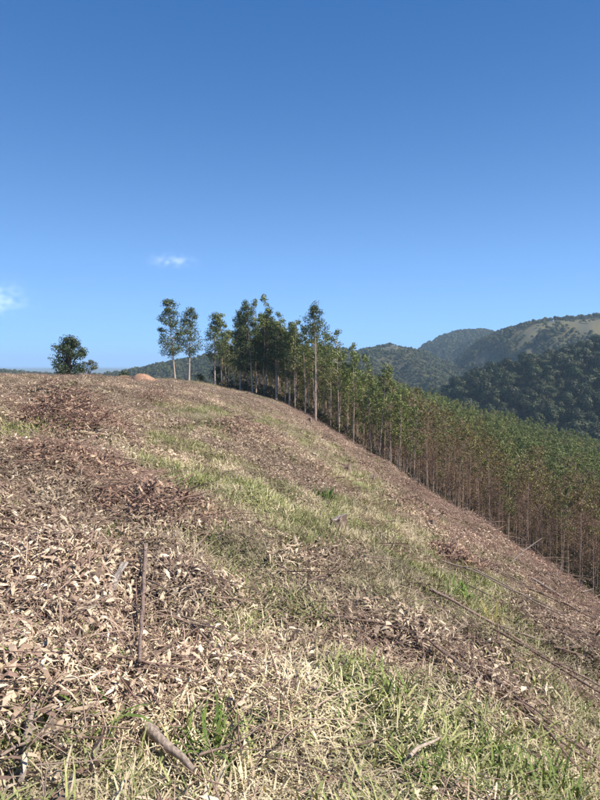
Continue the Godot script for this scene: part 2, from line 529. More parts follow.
func plantation() -> void:
	var bark := Color(0.45, 0.355, 0.29)
	var g1 := Color(0.095, 0.138, 0.042)
	var g2 := Color(0.205, 0.222, 0.070)
	var kinds := []
	for k in 8:
		kinds.append(eucalyptus(rnd(11.8, 13.4), 0.085, rnd(0.46, 0.56), rnd(1.3, 1.6), 17, 62, 16, bark * rnd(0.85, 1.1), g1 * rnd(0.8, 1.2), g2 * rnd(0.8, 1.25), 0.68, 0.26))
	for k in 6:
		kinds.append(eucalyptus(rnd(11.6, 13.2), 0.068, rnd(0.83, 0.9), 0.9, 7, 32, 56, bark * rnd(0.7, 1.0), g1.lerp(Color(0.19, 0.12, 0.05), rnd(0.1, 0.6)), g2.lerp(Color(0.24, 0.14, 0.06), rnd(0.1, 0.6)), 0.55, 0.26))
	var spots := []
	var x := -15.0
	while x < 150.0:
		var d := front(x)
		while d < 225.0:
			var px := x + rnd(-0.45, 0.45)
			var pd := d + rnd(-0.5, 0.5)
			d += 2.4 if d < front(x) + 20.0 else 3.1
			var az := px / pd
			if az > 0.66 or (x < -8.0 and rng.randf() < 0.55) or rng.randf() < 0.05:
				continue
			spots.append([px, pd])
		x += 1.6
	spots.sort_custom(func(p, q): return p[1] * p[1] + p[0] * p[0] < q[1] * q[1] + q[0] * q[0])
	var far_places := []
	var far_tints := []
	for k in kinds:
		far_places.append([])
		far_tints.append([])
	var singles := 0
	for p in spots:
		var px: float = p[0]
		var pd: float = p[1]
		var depth := pd - front(px)
		var brown := clampf(1.2 - depth / 42.0, 0.05, 0.95) * smoothstep(7.0, 21.0, px)
		var k: int = rng.randi_range(8, 13) if rng.randf() < brown else rng.randi_range(0, 7)
		var s := (rnd(0.78, 1.02) if rng.randf() < 0.4 else rnd(0.95, 1.18)) * lerpf(1.02, 0.96, clampf(px / 40.0, 0, 1))
		var turn := rnd(0, TAU)
		if singles < 290 and px / pd < 0.53:
			singles += 1
			tree("plantation_eucalyptus", kinds[k], on(px, -pd, -0.1), turn, s, "slender young eucalyptus in the front rows of the plantation below the slope", "tree", "front rows of the eucalyptus plantation")
		else:
			var t := rnd(0.85, 1.18)
			far_places[k].append(Transform3D(Basis(Vector3.UP, turn).scaled(Vector3.ONE * s), on(px, -pd, -0.1)))
			far_tints[k].append(Color(t * rnd(0.92, 1.1), t, t * rnd(0.9, 1.05)))
	var o := base("eucalyptus_plantation", Vector3.ZERO)
	tag(o, "dense green eucalyptus plantation filling the valley side behind its front rows", "plantation", "", "stuff")
	for k in kinds.size():
		many("trunks", kinds[k][0], far_places[k], far_tints[k], o)
		many("crowns", kinds[k][1], far_places[k], far_tints[k], o)
	# low dry undergrowth between the trunks
	var scrub := []
	for k in 4:
		scrub.append(broad_tree(1.7, 1.1, 0.1, 12, 26, 0.2, Color(0.16, 0.11, 0.065), Color(0.13, 0.125, 0.055)))
	var sp := [[], [], [], []]
	var st := [[], [], [], []]
	for i in 1500:
		var sx := rnd(-14.0, 60.0)
		var sd := front(sx) + pow(rng.randf(), 1.3) * 50.0 - 0.5
		if sx / sd > 0.66:
			continue
		var k := rng.randi() % 4
		var t := rnd(0.7, 1.2)
		sp[k].append(Transform3D(Basis(Vector3.UP, rnd(0, TAU)).scaled(Vector3.ONE * rnd(0.6, 1.5)), on(sx, -sd, -0.1)))
		st[k].append(Color(t, t, t))
	var u := base("undergrowth", Vector3.ZERO)
	tag(u, "low dry undergrowth between the plantation trunks", "undergrowth", "", "stuff")
	for k in 4:
		many("shrubs", scrub[k][1], sp[k], st[k], u)

func tall_trees() -> void:
	var bark := Color(0.46, 0.37, 0.31)
	var g1 := Color(0.056, 0.084, 0.034)
	var g2 := Color(0.125, 0.150, 0.062)
	# x, distance, height, crown from, crown radius, clumps, label
	var list := [
		[-17.9, 85.0, 11.7, 0.32, 2.3, 70, "tall eucalyptus with pale leaning trunk just right of the orange earth mound"],
		[-16.4, 87.5, 11.1, 0.38, 2.0, 56, "thin eucalyptus close behind the right of the pale leaning eucalyptus"],
		[-12.9, 90.0, 11.2, 0.4, 1.75, 52, "lone eucalyptus with narrow oval crown left of the dense grove"],
		[-9.3, 92.0, 12.8, 0.3, 2.2, 74, "dark leafy eucalyptus at the left end of the dense grove"],
		[-7.2, 90.0, 14.4, 0.36, 2.2, 76, "tallest eucalyptus of the dense grove, with a bare pale trunk"],
		[-5.4, 91.0, 13.6, 0.36, 2.0, 64, "tall eucalyptus right beside the tallest one of the dense grove"],
		[-3.6, 88.5, 12.2, 0.36, 1.9, 56, "medium eucalyptus with pale trunk inside the right half of the grove"],
		[-1.6, 87.0, 12.6, 0.38, 2.0, 58, "eucalyptus with rounded crown at the right end of the grove"],
		[-8.3, 95.0, 12.6, 0.34, 2.0, 60, "eucalyptus filling the gap behind the left half of the dense grove"],
		[-6.3, 94.5, 13.4, 0.34, 2.0, 60, "eucalyptus standing directly behind the tallest one of the grove"],
		[-4.4, 93.0, 12.6, 0.34, 2.0, 60, "eucalyptus filling the gap behind the right half of the dense grove"],
		[2.1, 80.0, 15.9, 0.74, 1.7, 36, "slim eucalyptus with a high isolated crown standing right of the grove"],
	]
	for a in list:
		var m := eucalyptus(a[2], 0.15, a[3], a[4], a[5], 74, 10, tint(bark, bark, 0.1), g1, g2, 0.95, 0.27)
		tree("tall_eucalyptus", m, on(a[0], -a[1], -0.1), rnd(0, TAU), 1.0, a[6], "tree", "tall eucalyptus along the crest")
	var m := broad_tree(5.6, 2.7, 0.09, 46, 130, 0.24, Color(0.035, 0.058, 0.026), Color(0.065, 0.085, 0.045))
	tree("dark_tree", m, on(-30.0, -77.0, -0.2), 0.4, 1.0, "dark rounded tree standing alone on the crest at the left", "tree")
	m = broad_tree(2.6, 1.3, 0.1, 14, 70, 0.2, Color(0.085, 0.095, 0.055), Color(0.12, 0.115, 0.07))
	tree("crest_bush", m, on(-27.6, -77.5, -0.1), 0.9, 1.0, "small grey green bush touching the right side of the dark rounded tree", "bush")
	var shrubs := []
	for k in 4:
		shrubs.append(broad_tree(5.0, 2.2, 0.12, 22, 60, 0.3, Color(0.032, 0.05, 0.022), Color(0.06, 0.08, 0.035)))
	for k in 16:
		var d := rnd(104.0, 124.0)
		var x := -d * lerpf(0.31, 0.09, (k + rng.randf()) / 16.0)
		tree("dark_shrub", shrubs[k % 4], on(x, -d, -0.2), rnd(0, TAU), rnd(0.85, 1.25), "dark green shrub in the hollow behind the crest, below the tall eucalyptus", "shrub", "shrubs behind the crest")

func far_woods() -> void:
	var wood_kinds := []
	for k in 5:
		wood_kinds.append([broad_tree(9.0, 4.0, 0.3, 6, 1, 0.5, Color(0.036, 0.053, 0.026), Color(0.088, 0.105, 0.052))[0], dome_crown(10.0, 4.2, 900, 0.62, Color(0.022, 0.037, 0.014), Color(0.048, 0.063, 0.025))])
	var places := [[], [], [], [], []]
	var tints := [[], [], [], [], []]
	var small_kinds := []
	for k in 4:
		small_kinds.append([null, dome_crown(8.0, 3.6, 170, 1.3, Color(0.048, 0.064, 0.028), Color(0.088, 0.100, 0.045))])
	var hp := [[], [], [], []]
	var ht := [[], [], [], []]
	# native forest on the near dark hill and in the valley at its foot
	for i in 5600:
		var x := rnd(30.0, 420.0)
		var d := rnd(225.0, 470.0)
		if absf(x / d) > 0.72:
			continue
		var k := rng.randi() % 5
		var s := rnd(0.42, 1.1)
		var t := rnd(0.55, 1.5)
		places[k].append(Transform3D(Basis(Vector3.UP, rnd(0, TAU)).scaled(Vector3(s * rnd(0.85, 1.15), s * rnd(0.75, 1.35), s)), on(x, -d, -0.4)))
		tints[k].append(Color(t * rnd(0.85, 1.25), t, t * rnd(0.75, 1.15)))
	var o := base("native_forest", Vector3.ZERO)
	tag(o, "dark native forest covering the near hill at the right", "forest", "", "stuff")
	for k in 5:
		many("trunks", wood_kinds[k][0], places[k], tints[k], o)
		many("canopy", wood_kinds[k][1], places[k], tints[k], o)
	# woods on the farther hills
	for i in 95000:
		var d := sqrt(lerpf(150.0 * 150.0, 1560.0 * 1560.0, rng.randf()))
		var x := d * rnd(-0.68, 0.72)
		if x > -14.0 and d < 470.0:
			continue
		if x < -14.0 and d < 170.0 and rng.randf() < 0.3:
			continue
		if bare_at(x, d) > 0.45 + rnd(-0.12, 0.12):
			if rng.randf() > 0.07:
				continue
		var k := rng.randi() % 4
		var s := rnd(0.36, 0.8) * (1.45 if d > 1150.0 else 1.0)
		var t := rnd(0.6, 1.5)
		hp[k].append(Transform3D(Basis(Vector3.UP, rnd(0, TAU)).scaled(Vector3(s, s * rnd(0.8, 1.3), s)), on(x, -d, -0.4)))
		ht[k].append(Color(t * rnd(0.9, 1.25), t, t * rnd(0.75, 1.05)))
	o = base("distant_woods", Vector3.ZERO)
	tag(o, "hazy blue green woods spread over the distant hills", "woods", "", "stuff")
	for k in 4:
		many("canopy", small_kinds[k][1], hp[k], ht[k], o)

func bare_at(x: float, d: float) -> float:
	# cleared pasture on the far hills: 0 wooded, 1 open
	var v := 0.0
	for p in [[370.0, 805.0, 75.0, 60.0], [470.0, 780.0, 100.0, 50.0], [300.0, 690.0, 80.0, 24.0], [155.0, 975.0, 24.0, 34.0], [170.0, 880.0, 34.0, 16.0], [110.0, 900.0, 26.0, 14.0], [250.0, 740.0, 40.0, 14.0], [420.0, 700.0, 60.0, 18.0], [265.0, 840.0, 9.0, 40.0], [60.0, 800.0, 26.0, 8.0]]:
		var a: float = (x - p[0]) / p[2]
		var b: float = (d - p[1]) / p[3]
		v = maxf(v, 1.2 - 0.7 * sqrt(a * a + b * b))
	return v + gully.get_noise_2d(x * 2.2, d * 2.2) * 0.35

# ---------------------------------------------------------------- ground sheet
func ground_color(x: float, z: float, r: float) -> Color:
	var d := -z
	if r < 100.0 and d < 96.0 and x - 0.084 * z < 18.0:
		var l := litter_at(x, z)
		var g := green_at(x, z)
		var c := Color(0.20, 0.165, 0.115).lerp(Color(0.13, 0.13, 0.065), g * 0.8)
		return c.lerp(Color(0.21, 0.155, 0.12), l)
	if d > 40.0 and d < 230.0 and x > -20.0:
		return Color(0.13, 0.082, 0.055)
	if d > 215.0 and d < 480.0 and x > 20.0:
		return Color(0.045, 0.048, 0.026)
	var b := clampf((bare_at(x, d) - 0.25) * 2.0, 0.0, 1.0)
	var n := gully.get_noise_2d(x * 5.0, z * 5.0)
	return Color(0.075 + 0.03 * n, 0.075 + 0.02 * n, 0.040).lerp(Color(0.155 + 0.11 * n, 0.145 + 0.08 * n, 0.085), b)

func make_ground() -> void:
	var radii := [0.0]
	var r := 0.5
	while r < 5200.0:
		radii.append(r)
		r *= 1.022 if r < 30.0 else 1.026
	var angles := []
	var a := -180.0
	while a < 180.0:
		angles.append(deg_to_rad(a))
		a += 0.3 if absf(a) < 46.0 else 4.0
	var na := angles.size()
	var nr := radii.size()
	var v := PackedVector3Array()
	var c := PackedColorArray()
	for i in nr:
		for j in na:
			var x: float = sin(angles[j]) * radii[i]
			var z: float = -cos(angles[j]) * radii[i]
			v.append(Vector3(x, land(x, z), z))
			c.append(ground_color(x, z, radii[i]))
	var n := PackedVector3Array()
	n.resize(v.size())
	var idx := PackedInt32Array()
	for i in nr - 1:
		for j in na:
			var j2 := (j + 1) % na
			var p := i * na + j
			var q := i * na + j2
			var p2 := p + na
			var q2 := q + na
			for t in [[p, p2, q2], [p, q2, q]]:
				var fn := (v[t[2]] - v[t[0]]).cross(v[t[1]] - v[t[0]])
				if fn.length_squared() < 1e-14:
					continue
				idx.append(t[0]); idx.append(t[1]); idx.append(t[2])
				if fn.y < 0.0: fn = -fn
				n[t[0]] += fn; n[t[1]] += fn; n[t[2]] += fn
	for i in n.size():
		n[i] = n[i].normalized() if n[i].length_squared() > 0.0 else Vector3.UP
	var arr := []
	arr.resize(Mesh.ARRAY_MAX)
	arr[Mesh.ARRAY_VERTEX] = v
	arr[Mesh.ARRAY_NORMAL] = n
	arr[Mesh.ARRAY_COLOR] = c
	arr[Mesh.ARRAY_INDEX] = idx
	var m := ArrayMesh.new()
	m.add_surface_from_arrays(Mesh.PRIMITIVE_TRIANGLES, arr)
	m.surface_set_material(0, M.ground)
	var o := one("ground", m)
	tag(o, "cleared hillside falling to a valley with hills beyond", "ground", "", "structure")

# ---------------------------------------------------------------- single things on the slope
func lying_branch(called: String, pts: Array, thick: float, lift: float, col: Color, label: String, category: String, forks := 0, group := "") -> void:
	var s := Shape.new()
	var line := []
	var rad := []
	var n := 0
	for i in pts.size() - 1:
		var steps := 4
		for k in steps + (1 if i == pts.size() - 2 else 0):
			var q: Vector2 = pts[i].lerp(pts[i + 1], k / float(steps))
			n += 1
			line.append(Vector3(q.x + rnd(-0.008, 0.008), 0, q.y + rnd(-0.008, 0.008)))
	var ya := land(line[0].x, line[0].z)
	var yb := land(line[n - 1].x, line[n - 1].z)
	for i in n:
		var t := i / float(n - 1)
		var p: Vector3 = line[i]
		p.y = lerpf(land(p.x, p.z), lerpf(ya, yb, t), 0.75 if pts.size() < 4 else 0.5) + lift + (0.035 if thick < 0.02 else 0.0) + thick * 0.4 + rnd(-0.004, 0.004)
		line[i] = p
		rad.append(thick * lerpf(1.0, 0.55, t) * rnd(0.88, 1.12))
	var origin: Vector3 = line[n / 2]
	for i in n: line[i] -= origin
	s.tube(line, rad, 7, col)
	for f in forks:
		var i := 1 + rng.randi() % maxi(n - 2, 1)
		var d: Vector3 = (line[i] - line[i - 1]).normalized()
		var e := (d + Vector3(rnd(-0.8, 0.8), rnd(0.0, 0.3), rnd(-0.8, 0.8))).normalized()
		var l := rnd(0.2, 0.5) * (1.0 + thick * 12.0)
		s.tube([line[i], line[i] + e * l * 0.5, line[i] + (e + d * 0.2).normalized() * l], [rad[i] * 0.55, rad[i] * 0.4, rad[i] * 0.15], 5, col, false)
	tag(one(called, s.mesh(M.rough_wood), origin), label, category, group)

func stump(x: float, z: float, r: float, h: float, label: String, pale: Color) -> void:
	var o := base("tree_stump", on(x, z, -0.04), rnd(0, TAU))
	var s := Shape.new()
	var top := Shape.new()
	var sides := 14
	var rings := []
	for k in 5:
		var t := k / 4.0
		var ring := []
		for j in sides:
			var a := TAU * j / sides
			var w := r * (1.0 + 0.45 * pow(1.0 - t, 2.0)) * (1.0 + 0.16 * sin(a * 3.0 + x) + 0.10 * sin(a * 5.0 + z * 3.0) + 0.05 * sin(a * 9.0 + k))
			ring.append(Vector3(cos(a) * w, h * t + ((0.28 * h * sin(a + x * 2.0) + 0.07 * h * sin(a * 5.0 + x)) if k == 4 else 0.0), sin(a) * w))
		rings.append(ring)
	for k in 4:
		for j in sides:
			var j2 := (j + 1) % sides
			var c := tint(Color(0.20, 0.145, 0.115), Color(0.36, 0.29, 0.245), 0.2)
			s.tri(rings[k][j], rings[k + 1][j], rings[k + 1][j2], c)
			s.tri(rings[k][j], rings[k + 1][j2], rings[k][j2], c)
	var mid := Vector3(0, h - 0.012, 0)
	for j in sides:
		var j2 := (j + 1) % sides
		var p: Vector3 = rings[4][j]
		var q: Vector3 = rings[4][j2]
		var p2 := p.lerp(mid, 0.5) + Vector3(0, rnd(-0.004, 0.004), 0)
		var q2 := q.lerp(mid, 0.5)
		top.tri(p, p2, q, tint(pale, pale, 0.12))
		top.tri(q, p2, q2, tint(pale, pale, 0.12))
		top.tri(p2, mid, q2, tint(pale * 0.85, pale, 0.1))
	part("bark", s.mesh(M.rough_wood), o)
	part("cut_face", top.mesh(M.rough_wood), o)
	tag(o, label, "stump", "cut stumps on the slope")

func tuft(x: float, z: float, count: int, spread: float, lo: float, hi: float, wide: float, a: Color, b: Color, label: String, lean := 0.55) -> void:
	var m := grass_clump(count, spread, lo, hi, wide, lean, a, b)
	tag(one("grass_tuft", m, on(x, z)), label, "grass tuft", "grass tufts standing out on the slope", "stuff")

func brush(x: float, z: float, rx: float, rz: float, h: float, count: int, label: String) -> void:
	var o := base("brush_pile", on(x, z))
	var sticks := []
	for k in 8:
		var c := tint(Color(0.14, 0.082, 0.068), Color(0.30, 0.205, 0.165))
		sticks.append(twig_shape(rnd(0.35, 0.95), rnd(0.004, 0.010), 6, c, 5).mesh(M.wood))
	for k in count:
		var a := rnd(0, TAU)
		var r := sqrt(rng.randf())
		var px := cos(a) * r * rx
		var pz := sin(a) * r * rz
		var y := land(x + px, z + pz) - o.position.y + h * (1.0 - r * r) * rng.randf() + 0.02
		var b := Basis.from_euler(Vector3(rnd(-0.5, 0.5), rnd(0, TAU), rnd(-0.5, 0.5)))
		part("branch", sticks[k % 8], o, Transform3D(b, Vector3(px, y, pz)))
	var leaves := Shape.new()
	for k in count * 16:
		var a := rnd(0, TAU)
		var r := sqrt(rng.randf())
		var px := cos(a) * r * rx
		var pz := sin(a) * r * rz
		var y := land(x + px, z + pz) - o.position.y + h * (1.0 - r * r) * rng.randf()
		var al := Vector3(rng.randfn(), rng.randfn() * 0.6, rng.randfn()).normalized()
		leaf(leaves, Vector3(px, y, pz), al, al.cross(Vector3(rng.randfn() * 0.6, 1, rng.randfn() * 0.6)).normalized(), rnd(0.06, 0.13), rnd(0.016, 0.032), rnd(-1, 1), tint(Color(0.22, 0.135, 0.105), Color(0.44, 0.32, 0.235), 0.25))
	var l := part("dry_leaves", leaves.mesh(M.dry), o)
	l.set_meta("kind", "stuff")
	tag(o, label, "brush pile", "piles of cut brush")

func things() -> void:
	var grey := Color(0.34, 0.28, 0.25)
	var brown := Color(0.23, 0.165, 0.14)
	var pale := Color(0.48, 0.40, 0.33)
	lying_branch("dead_stick", [Vector2(-1.17, -4.42), Vector2(-1.04, -3.88), Vector2(-0.93, -3.40), Vector2(-0.82, -2.96)], 0.017, 0.115, Color(0.27, 0.2, 0.175), "straight thick brown stick pointing up the slope in the left foreground", "stick", 1)
	lying_branch("short_log", [Vector2(-0.72, -2.68), Vector2(-0.46, -2.49)], 0.026, 0.06, Color(0.38, 0.31, 0.27), "short thick grey log lying among grass at the bottom left", "log")
	lying_branch("bark_strip", [Vector2(-1.16, -2.5), Vector2(-1.08, -2.26), Vector2(-0.98, -2.0)], 0.02, 0.05, Color(0.38, 0.31, 0.27), "weathered grey piece of wood at the bottom left corner", "wood")
	lying_branch("pale_stick", [Vector2(0.52, -2.76), Vector2(0.72, -2.97)], 0.011, 0.075, pale, "short pale broken stick in the grass at the bottom centre", "stick")
	lying_branch("fallen_branch", [Vector2(1.33, -4.10), Vector2(1.47, -3.94), Vector2(1.65, -3.92), Vector2(1.78, -3.84), Vector2(2.05, -3.78)], 0.018, 0.07, brown, "dark crooked branch running to the right edge in the foreground", "branch", 2)
	lying_branch("forked_branch", [Vector2(1.53, -3.92), Vector2(1.62, -3.66), Vector2(1.66, -3.34)], 0.011, 0.06, brown, "thin dark branch forking toward the camera below the crooked branch", "branch", 1)
	lying_branch("long_pole", [Vector2(1.31, -5.86), Vector2(1.64, -5.76), Vector2(2.0, -5.72), Vector2(2.38, -5.52), Vector2(2.8, -5.34)], 0.016, 0.08, Color(0.3, 0.22, 0.19), "long straight grey brown pole on the grass above the crooked branch", "branch", 2)
	lying_branch("thin_branch", [Vector2(0.22, -4.34), Vector2(0.57, -4.42), Vector2(0.92, -4.4), Vector2(1.16, -4.02)], 0.01, 0.07, brown, "thin brown branch bending downhill across the middle of the slope", "branch", 3)
	lying_branch("slope_branch", [Vector2(2.05, -8.42), Vector2(2.54, -8.22), Vector2(3.0, -7.9), Vector2(3.3, -7.4), Vector2(3.5, -6.9)], 0.012, 0.1, Color(0.36, 0.285, 0.24), "long grey branch curving down from the uprooted stump", "branch", 3)
	lying_branch("slope_branch", [Vector2(2.45, -9.5), Vector2(3.09, -9.6), Vector2(3.6, -9.3)], 0.012, 0.12, Color(0.36, 0.285, 0.24), "grey branch lying uphill of the long curved one beside the uprooted stump", "branch", 2)
	lying_branch("edge_branch", [Vector2(3.9, -9.8), Vector2(4.33, -9.32), Vector2(4.7, -8.8)], 0.022, 0.12, grey, "grey branch lying along the brown rim at the right edge", "branch", 3)
	lying_branch("edge_branch", [Vector2(3.5, -8.9), Vector2(3.9, -8.5), Vector2(4.25, -8.0)], 0.016, 0.1, brown, "dark branch just below the grey one on the brown rim", "branch", 3)
	lying_branch("pole", [Vector2(-3.05, -8.9), Vector2(-2.6, -10.2)], 0.018, 0.14, Color(0.30, 0.24, 0.21), "grey pole sticking out of the brush pile at the left", "pole")
	lying_branch("split_log", [Vector2(-3.3, -8.86), Vector2(-2.92, -8.95)], 0.035, 0.1, Color(0.52, 0.42, 0.29), "pale split log at the foot of the brush pile on the left", "log")
	lying_branch("pale_pole", [Vector2(-2.75, -7.92), Vector2(-2.25, -8.12)], 0.015, 0.1, Color(0.45, 0.37, 0.30), "pale short pole below the brush pile on the left", "pole")
	for a in [[2.2, -7.6, 3.4, -6.5], [2.5, -8.4, 3.6, -7.6], [3.0, -9.2, 4.2, -8.3], [1.7, -5.2, 2.9, -4.6], [2.6, -6.7, 3.6, -6.0], [3.3, -10.3, 4.6, -9.6], [1.0, -4.3, 1.9, -3.6], [2.9, -7.1, 3.9, -6.6]]:
		var p := Vector2(a[0], a[1])
		var q := Vector2(a[2], a[3])
		lying_branch("downslope_branch", [p, p.lerp(q, 0.5) + Vector2(rnd(-0.05, 0.05), rnd(-0.05, 0.05)), q], rnd(0.008, 0.013), rnd(0.07, 0.11), tint(Color(0.19, 0.135, 0.115), Color(0.3, 0.23, 0.2)), "thin dark branch lying down the slope at the right", "branch", 2, "thin branches lying down the right slope")
	var g := "loose twigs in the foreground"
	for a in [[[-0.95, -2.94, -0.52, -3.12], 0.008], [[-0.88, -2.9, -0.53, -3.78], 0.008], [[-1.1, -2.1, -0.87, -2.58], 0.006], [[-0.78, -4.2, -0.38, -4.04], 0.01], [[-0.88, -3.7, -0.45, -3.36], 0.011], [[-1.3, -3.24, -1.2, -3.8], 0.009], [[-0.27, -3.18, 0.21, -3.98], 0.007], [[-0.45, -2.56, -0.18, -2.82], 0.006], [[-1.49, -4.28, -1.06, -4.84], 0.009], [[-2.24, -4.34, -1.78, -4.24], 0.01], [[-2.02, -6.6, -1.33, -6.06], 0.012], [[0.06, -4.7, 0.48, -5.58], 0.009], [[2.6, -5.92, 3.12, -5.94], 0.012], [[2.26, -6.0, 2.8, -6.22], 0.012], [[-1.6, -3.6, -1.25, -3.45], 0.008], [[-1.9, -5.2, -1.5, -5.5], 0.01], [[0.9, -3.5, 1.3, -3.2], 0.006], [[-0.2, -5.1, 0.2, -4.9], 0.007], [[-2.6, -5.6, -2.2, -5.0], 0.012], [[0.6, -6.2, 1.1, -6.6], 0.01]]:
		var q: Array = a[0]
		var mid := Vector2((q[0] + q[2]) * 0.5 + rnd(-0.05, 0.05), (q[1] + q[3]) * 0.5 + rnd(-0.05, 0.05))
		lying_branch("loose_twig", [Vector2(q[0], q[1]), mid, Vector2(q[2], q[3])], a[1], rnd(0.05, 0.09), tint(Color(0.2, 0.14, 0.115), Color(0.32, 0.25, 0.21)), "thin loose brown twig lying on leaf litter or grass in the foreground", "twig", 1 + rng.randi() % 3, g)
	# bare twigs standing up along the rim
	for a in [[4.0, -11.2, 0.75, 0.5, 0.45, "pale bare twig pointing up to the right on the rim above the branches"], [5.55, -12.7, 0.25, 0.75, 0.25, "tall thin bare twig standing on the rim near the right edge"], [5.95, -12.9, 0.8, 0.25, 0.3, "low bare twig leaning right on the rim at the far right"]]:
		var s := Shape.new()
		var d := Vector3(a[2], a[3], -0.1)
		var l: float = a[4] + 0.35
		s.tube([Vector3(0, -0.05, 0), d * l * 0.5 + Vector3(0.02, 0.03, 0), d * l * 1.1 + Vector3(0.0, 0.02, 0.03)], [0.014, 0.011, 0.005], 5, pale)
		s.tube([d * l * 0.5, d * l * 0.5 + Vector3(-0.14, 0.13, 0.1)], [0.008, 0.003], 4, pale, false)
		s.tube([d * l * 0.75, d * l * 0.75 + Vector3(0.12, 0.08, 0.1)], [0.007, 0.003], 4, pale, false)
		tag(one("bare_twig", s.mesh(M.wood), on(a[0], a[1], 0.03)), a[5], "twig")
	stump(-1.42, -3.85, 0.12, 0.11, "wide weathered stump half buried in leaves in the left foreground", Color(0.46, 0.36, 0.26))
	stump(0.54, -8.36, 0.1, 0.17, "light grey stump standing in the green grass at the centre", Color(0.5, 0.42, 0.38))
	stump(0.49, -18.0, 0.12, 0.2, "pale stump upslope of the centre, left of a darker one", Color(0.52, 0.42, 0.34))
	stump(1.36, -17.4, 0.13, 0.22, "dark brown stump on the brown litter right of a pale one", Color(0.34, 0.24, 0.19))
	stump(2.58, -11.7, 0.11, 0.17, "small dark stump uphill of the uprooted stump", Color(0.32, 0.23, 0.18))
	stump(-1.41, -13.4, 0.1, 0.14, "low stump at the left of the brown litter patch", Color(0.45, 0.36, 0.28))
	stump(2.04, -16.6, 0.11, 0.18, "stump near the rim on the brown slope at right centre", Color(0.4, 0.3, 0.24))
	stump(0.7, -46.0, 0.2, 0.4, "pale stump far up the slope near the trees", Color(0.58, 0.48, 0.4))
	stump(-6.0, -68.0, 0.22, 0.4, "pale stump on the crest below the dense grove", Color(0.6, 0.5, 0.42))
	for a in [[-0.6, -20.5, "leftmost of the small stumps beyond the brown patch"], [2.2, -24.0, "small stump high on the brown rim, left of its top edge"], [1.2, -30.0, "small stump below the slim lone eucalyptus"], [-3.4, -34.0, "small stump on the upper slope below the dense grove"], [3.4, -14.6, "small stump on the rim uphill of the tangled brush"]]:
		stump(a[0], a[1], rnd(0.1, 0.14), rnd(0.14, 0.22), a[2], tint(Color(0.4, 0.31, 0.25), Color(0.55, 0.45, 0.37)))
	# bark leaning on the wide stump
	var bk := Shape.new()
	for k in 7:
		for j in 4:
			var p := func(i: int, w: int) -> Vector3:
				var a2 := (w - 2) * 0.35
				return Vector3(sin(a2) * (0.085 - 0.004 * i), i * 0.055 + 0.01 * sin(w * 2.3 + i), 0.03 * cos(a2) - 0.035 * i + 0.008 * sin(i * 2.0 + w))
			var c := tint(Color(0.36, 0.31, 0.28), Color(0.47, 0.42, 0.38))
			bk.tri(p.call(k, j), p.call(k + 1, j), p.call(k + 1, j + 1), c)
			bk.tri(p.call(k, j), p.call(k + 1, j + 1), p.call(k, j + 1), c)
	var slab := one("bark_slab", bk.mesh(M.rough_wood), on(-1.24, -3.66, 0.03))
	slab.rotation = Vector3(-0.5, -0.3, 0.1)
	slab.scale = Vector3.ONE * 0.75
	tag(slab, "upright slab of grey bark leaning against the wide weathered stump", "bark")
	# uprooted stump with roots
	var o := base("uprooted_stump", on(2.28, -9.15))
	var lump := Shape.new()
	for i in 7:
		for j in 12:
			var p := func(a: int, b: int) -> Vector3:
				var th := PI * 0.5 * a / 7.0
				var ph := TAU * (b % 12) / 12.0
				var rr := 0.16 * (1.0 + 0.13 * sin(ph * 3.0 + a) + 0.10 * sin(ph * 5.0 - a * 1.7) + 0.06 * sin(ph * 8.0 + a * 2.0))
				return Vector3(cos(th) * cos(ph) * rr * 1.25, sin(th) * rr * 1.1, cos(th) * sin(ph) * rr)
			var c := tint(Color(0.26, 0.17, 0.13), Color(0.36, 0.25, 0.2))
			lump.tri(p.call(i, j), p.call(i + 1, j), p.call(i + 1, j + 1), c)
			lump.tri(p.call(i, j), p.call(i + 1, j + 1), p.call(i, j + 1), c)
	part("stump_body", lump.mesh(M.rough_wood), o)
	for k in 9:
		var a := TAU * k / 9.0 + rnd(-0.2, 0.2)
		var e := Vector3(cos(a), rnd(-0.05, 0.35), sin(a))
		var r := Shape.new()
		r.tube([e * 0.12, e * 0.26 + Vector3(0, 0.03, 0), e * rnd(0.3, 0.4)], [0.035, 0.024, 0.008], 5, tint(Color(0.28, 0.19, 0.15), Color(0.42, 0.31, 0.25)))
		part("root", r.mesh(M.rough_wood), o)
	tag(o, "brown uprooted stump with ragged roots on the right slope", "stump")
	brush(-3.7, -9.9, 1.0, 1.3, 0.48, 200, "dark brush pile of branches and leaves at the left")
	brush(-5.1, -20.8, 0.6, 1.0, 0.55, 60, "small brush pile farther up the slope behind the large one")
	brush(2.45, -9.3, 0.5, 0.45, 0.34, 70, "brush heaped around the uprooted stump")
	brush(4.3, -9.2, 0.6, 1.0, 0.2, 36, "brush strewn along the rim at the right edge")
	brush(-1.4, -16.0, 1.2, 2.6, 0.4, 130, "wide low brush heap on the brown patch at the centre")
	brush(-2.75, -7.3, 0.95, 0.9, 0.3, 110, "brown brush heap in front of the dark brush pile at the left")
	brush(-1.55, -6.1, 0.75, 0.7, 0.24, 90, "reddish twig heap beside the grass, uphill of the straight thick stick")
	brush(-4.9, -12.6, 0.9, 1.2, 0.35, 60, "brush heap behind the dark brush pile at the left")
	brush(5.4, -12.6, 0.8, 1.4, 0.3, 60, "tangled brush on the rim under the tall thin bare twig")
	brush(5.3, -17.0, 0.8, 1.8, 0.35, 60, "tangled brush on the middle of the brown rim")
	brush(4.9, -23.5, 0.9, 2.2, 0.4, 60, "tangled brush on the upper part of the brown rim")
	brush(0.6, -13.2, 0.7, 1.2, 0.2, 44, "low twig heap between the grass and the brown rim")
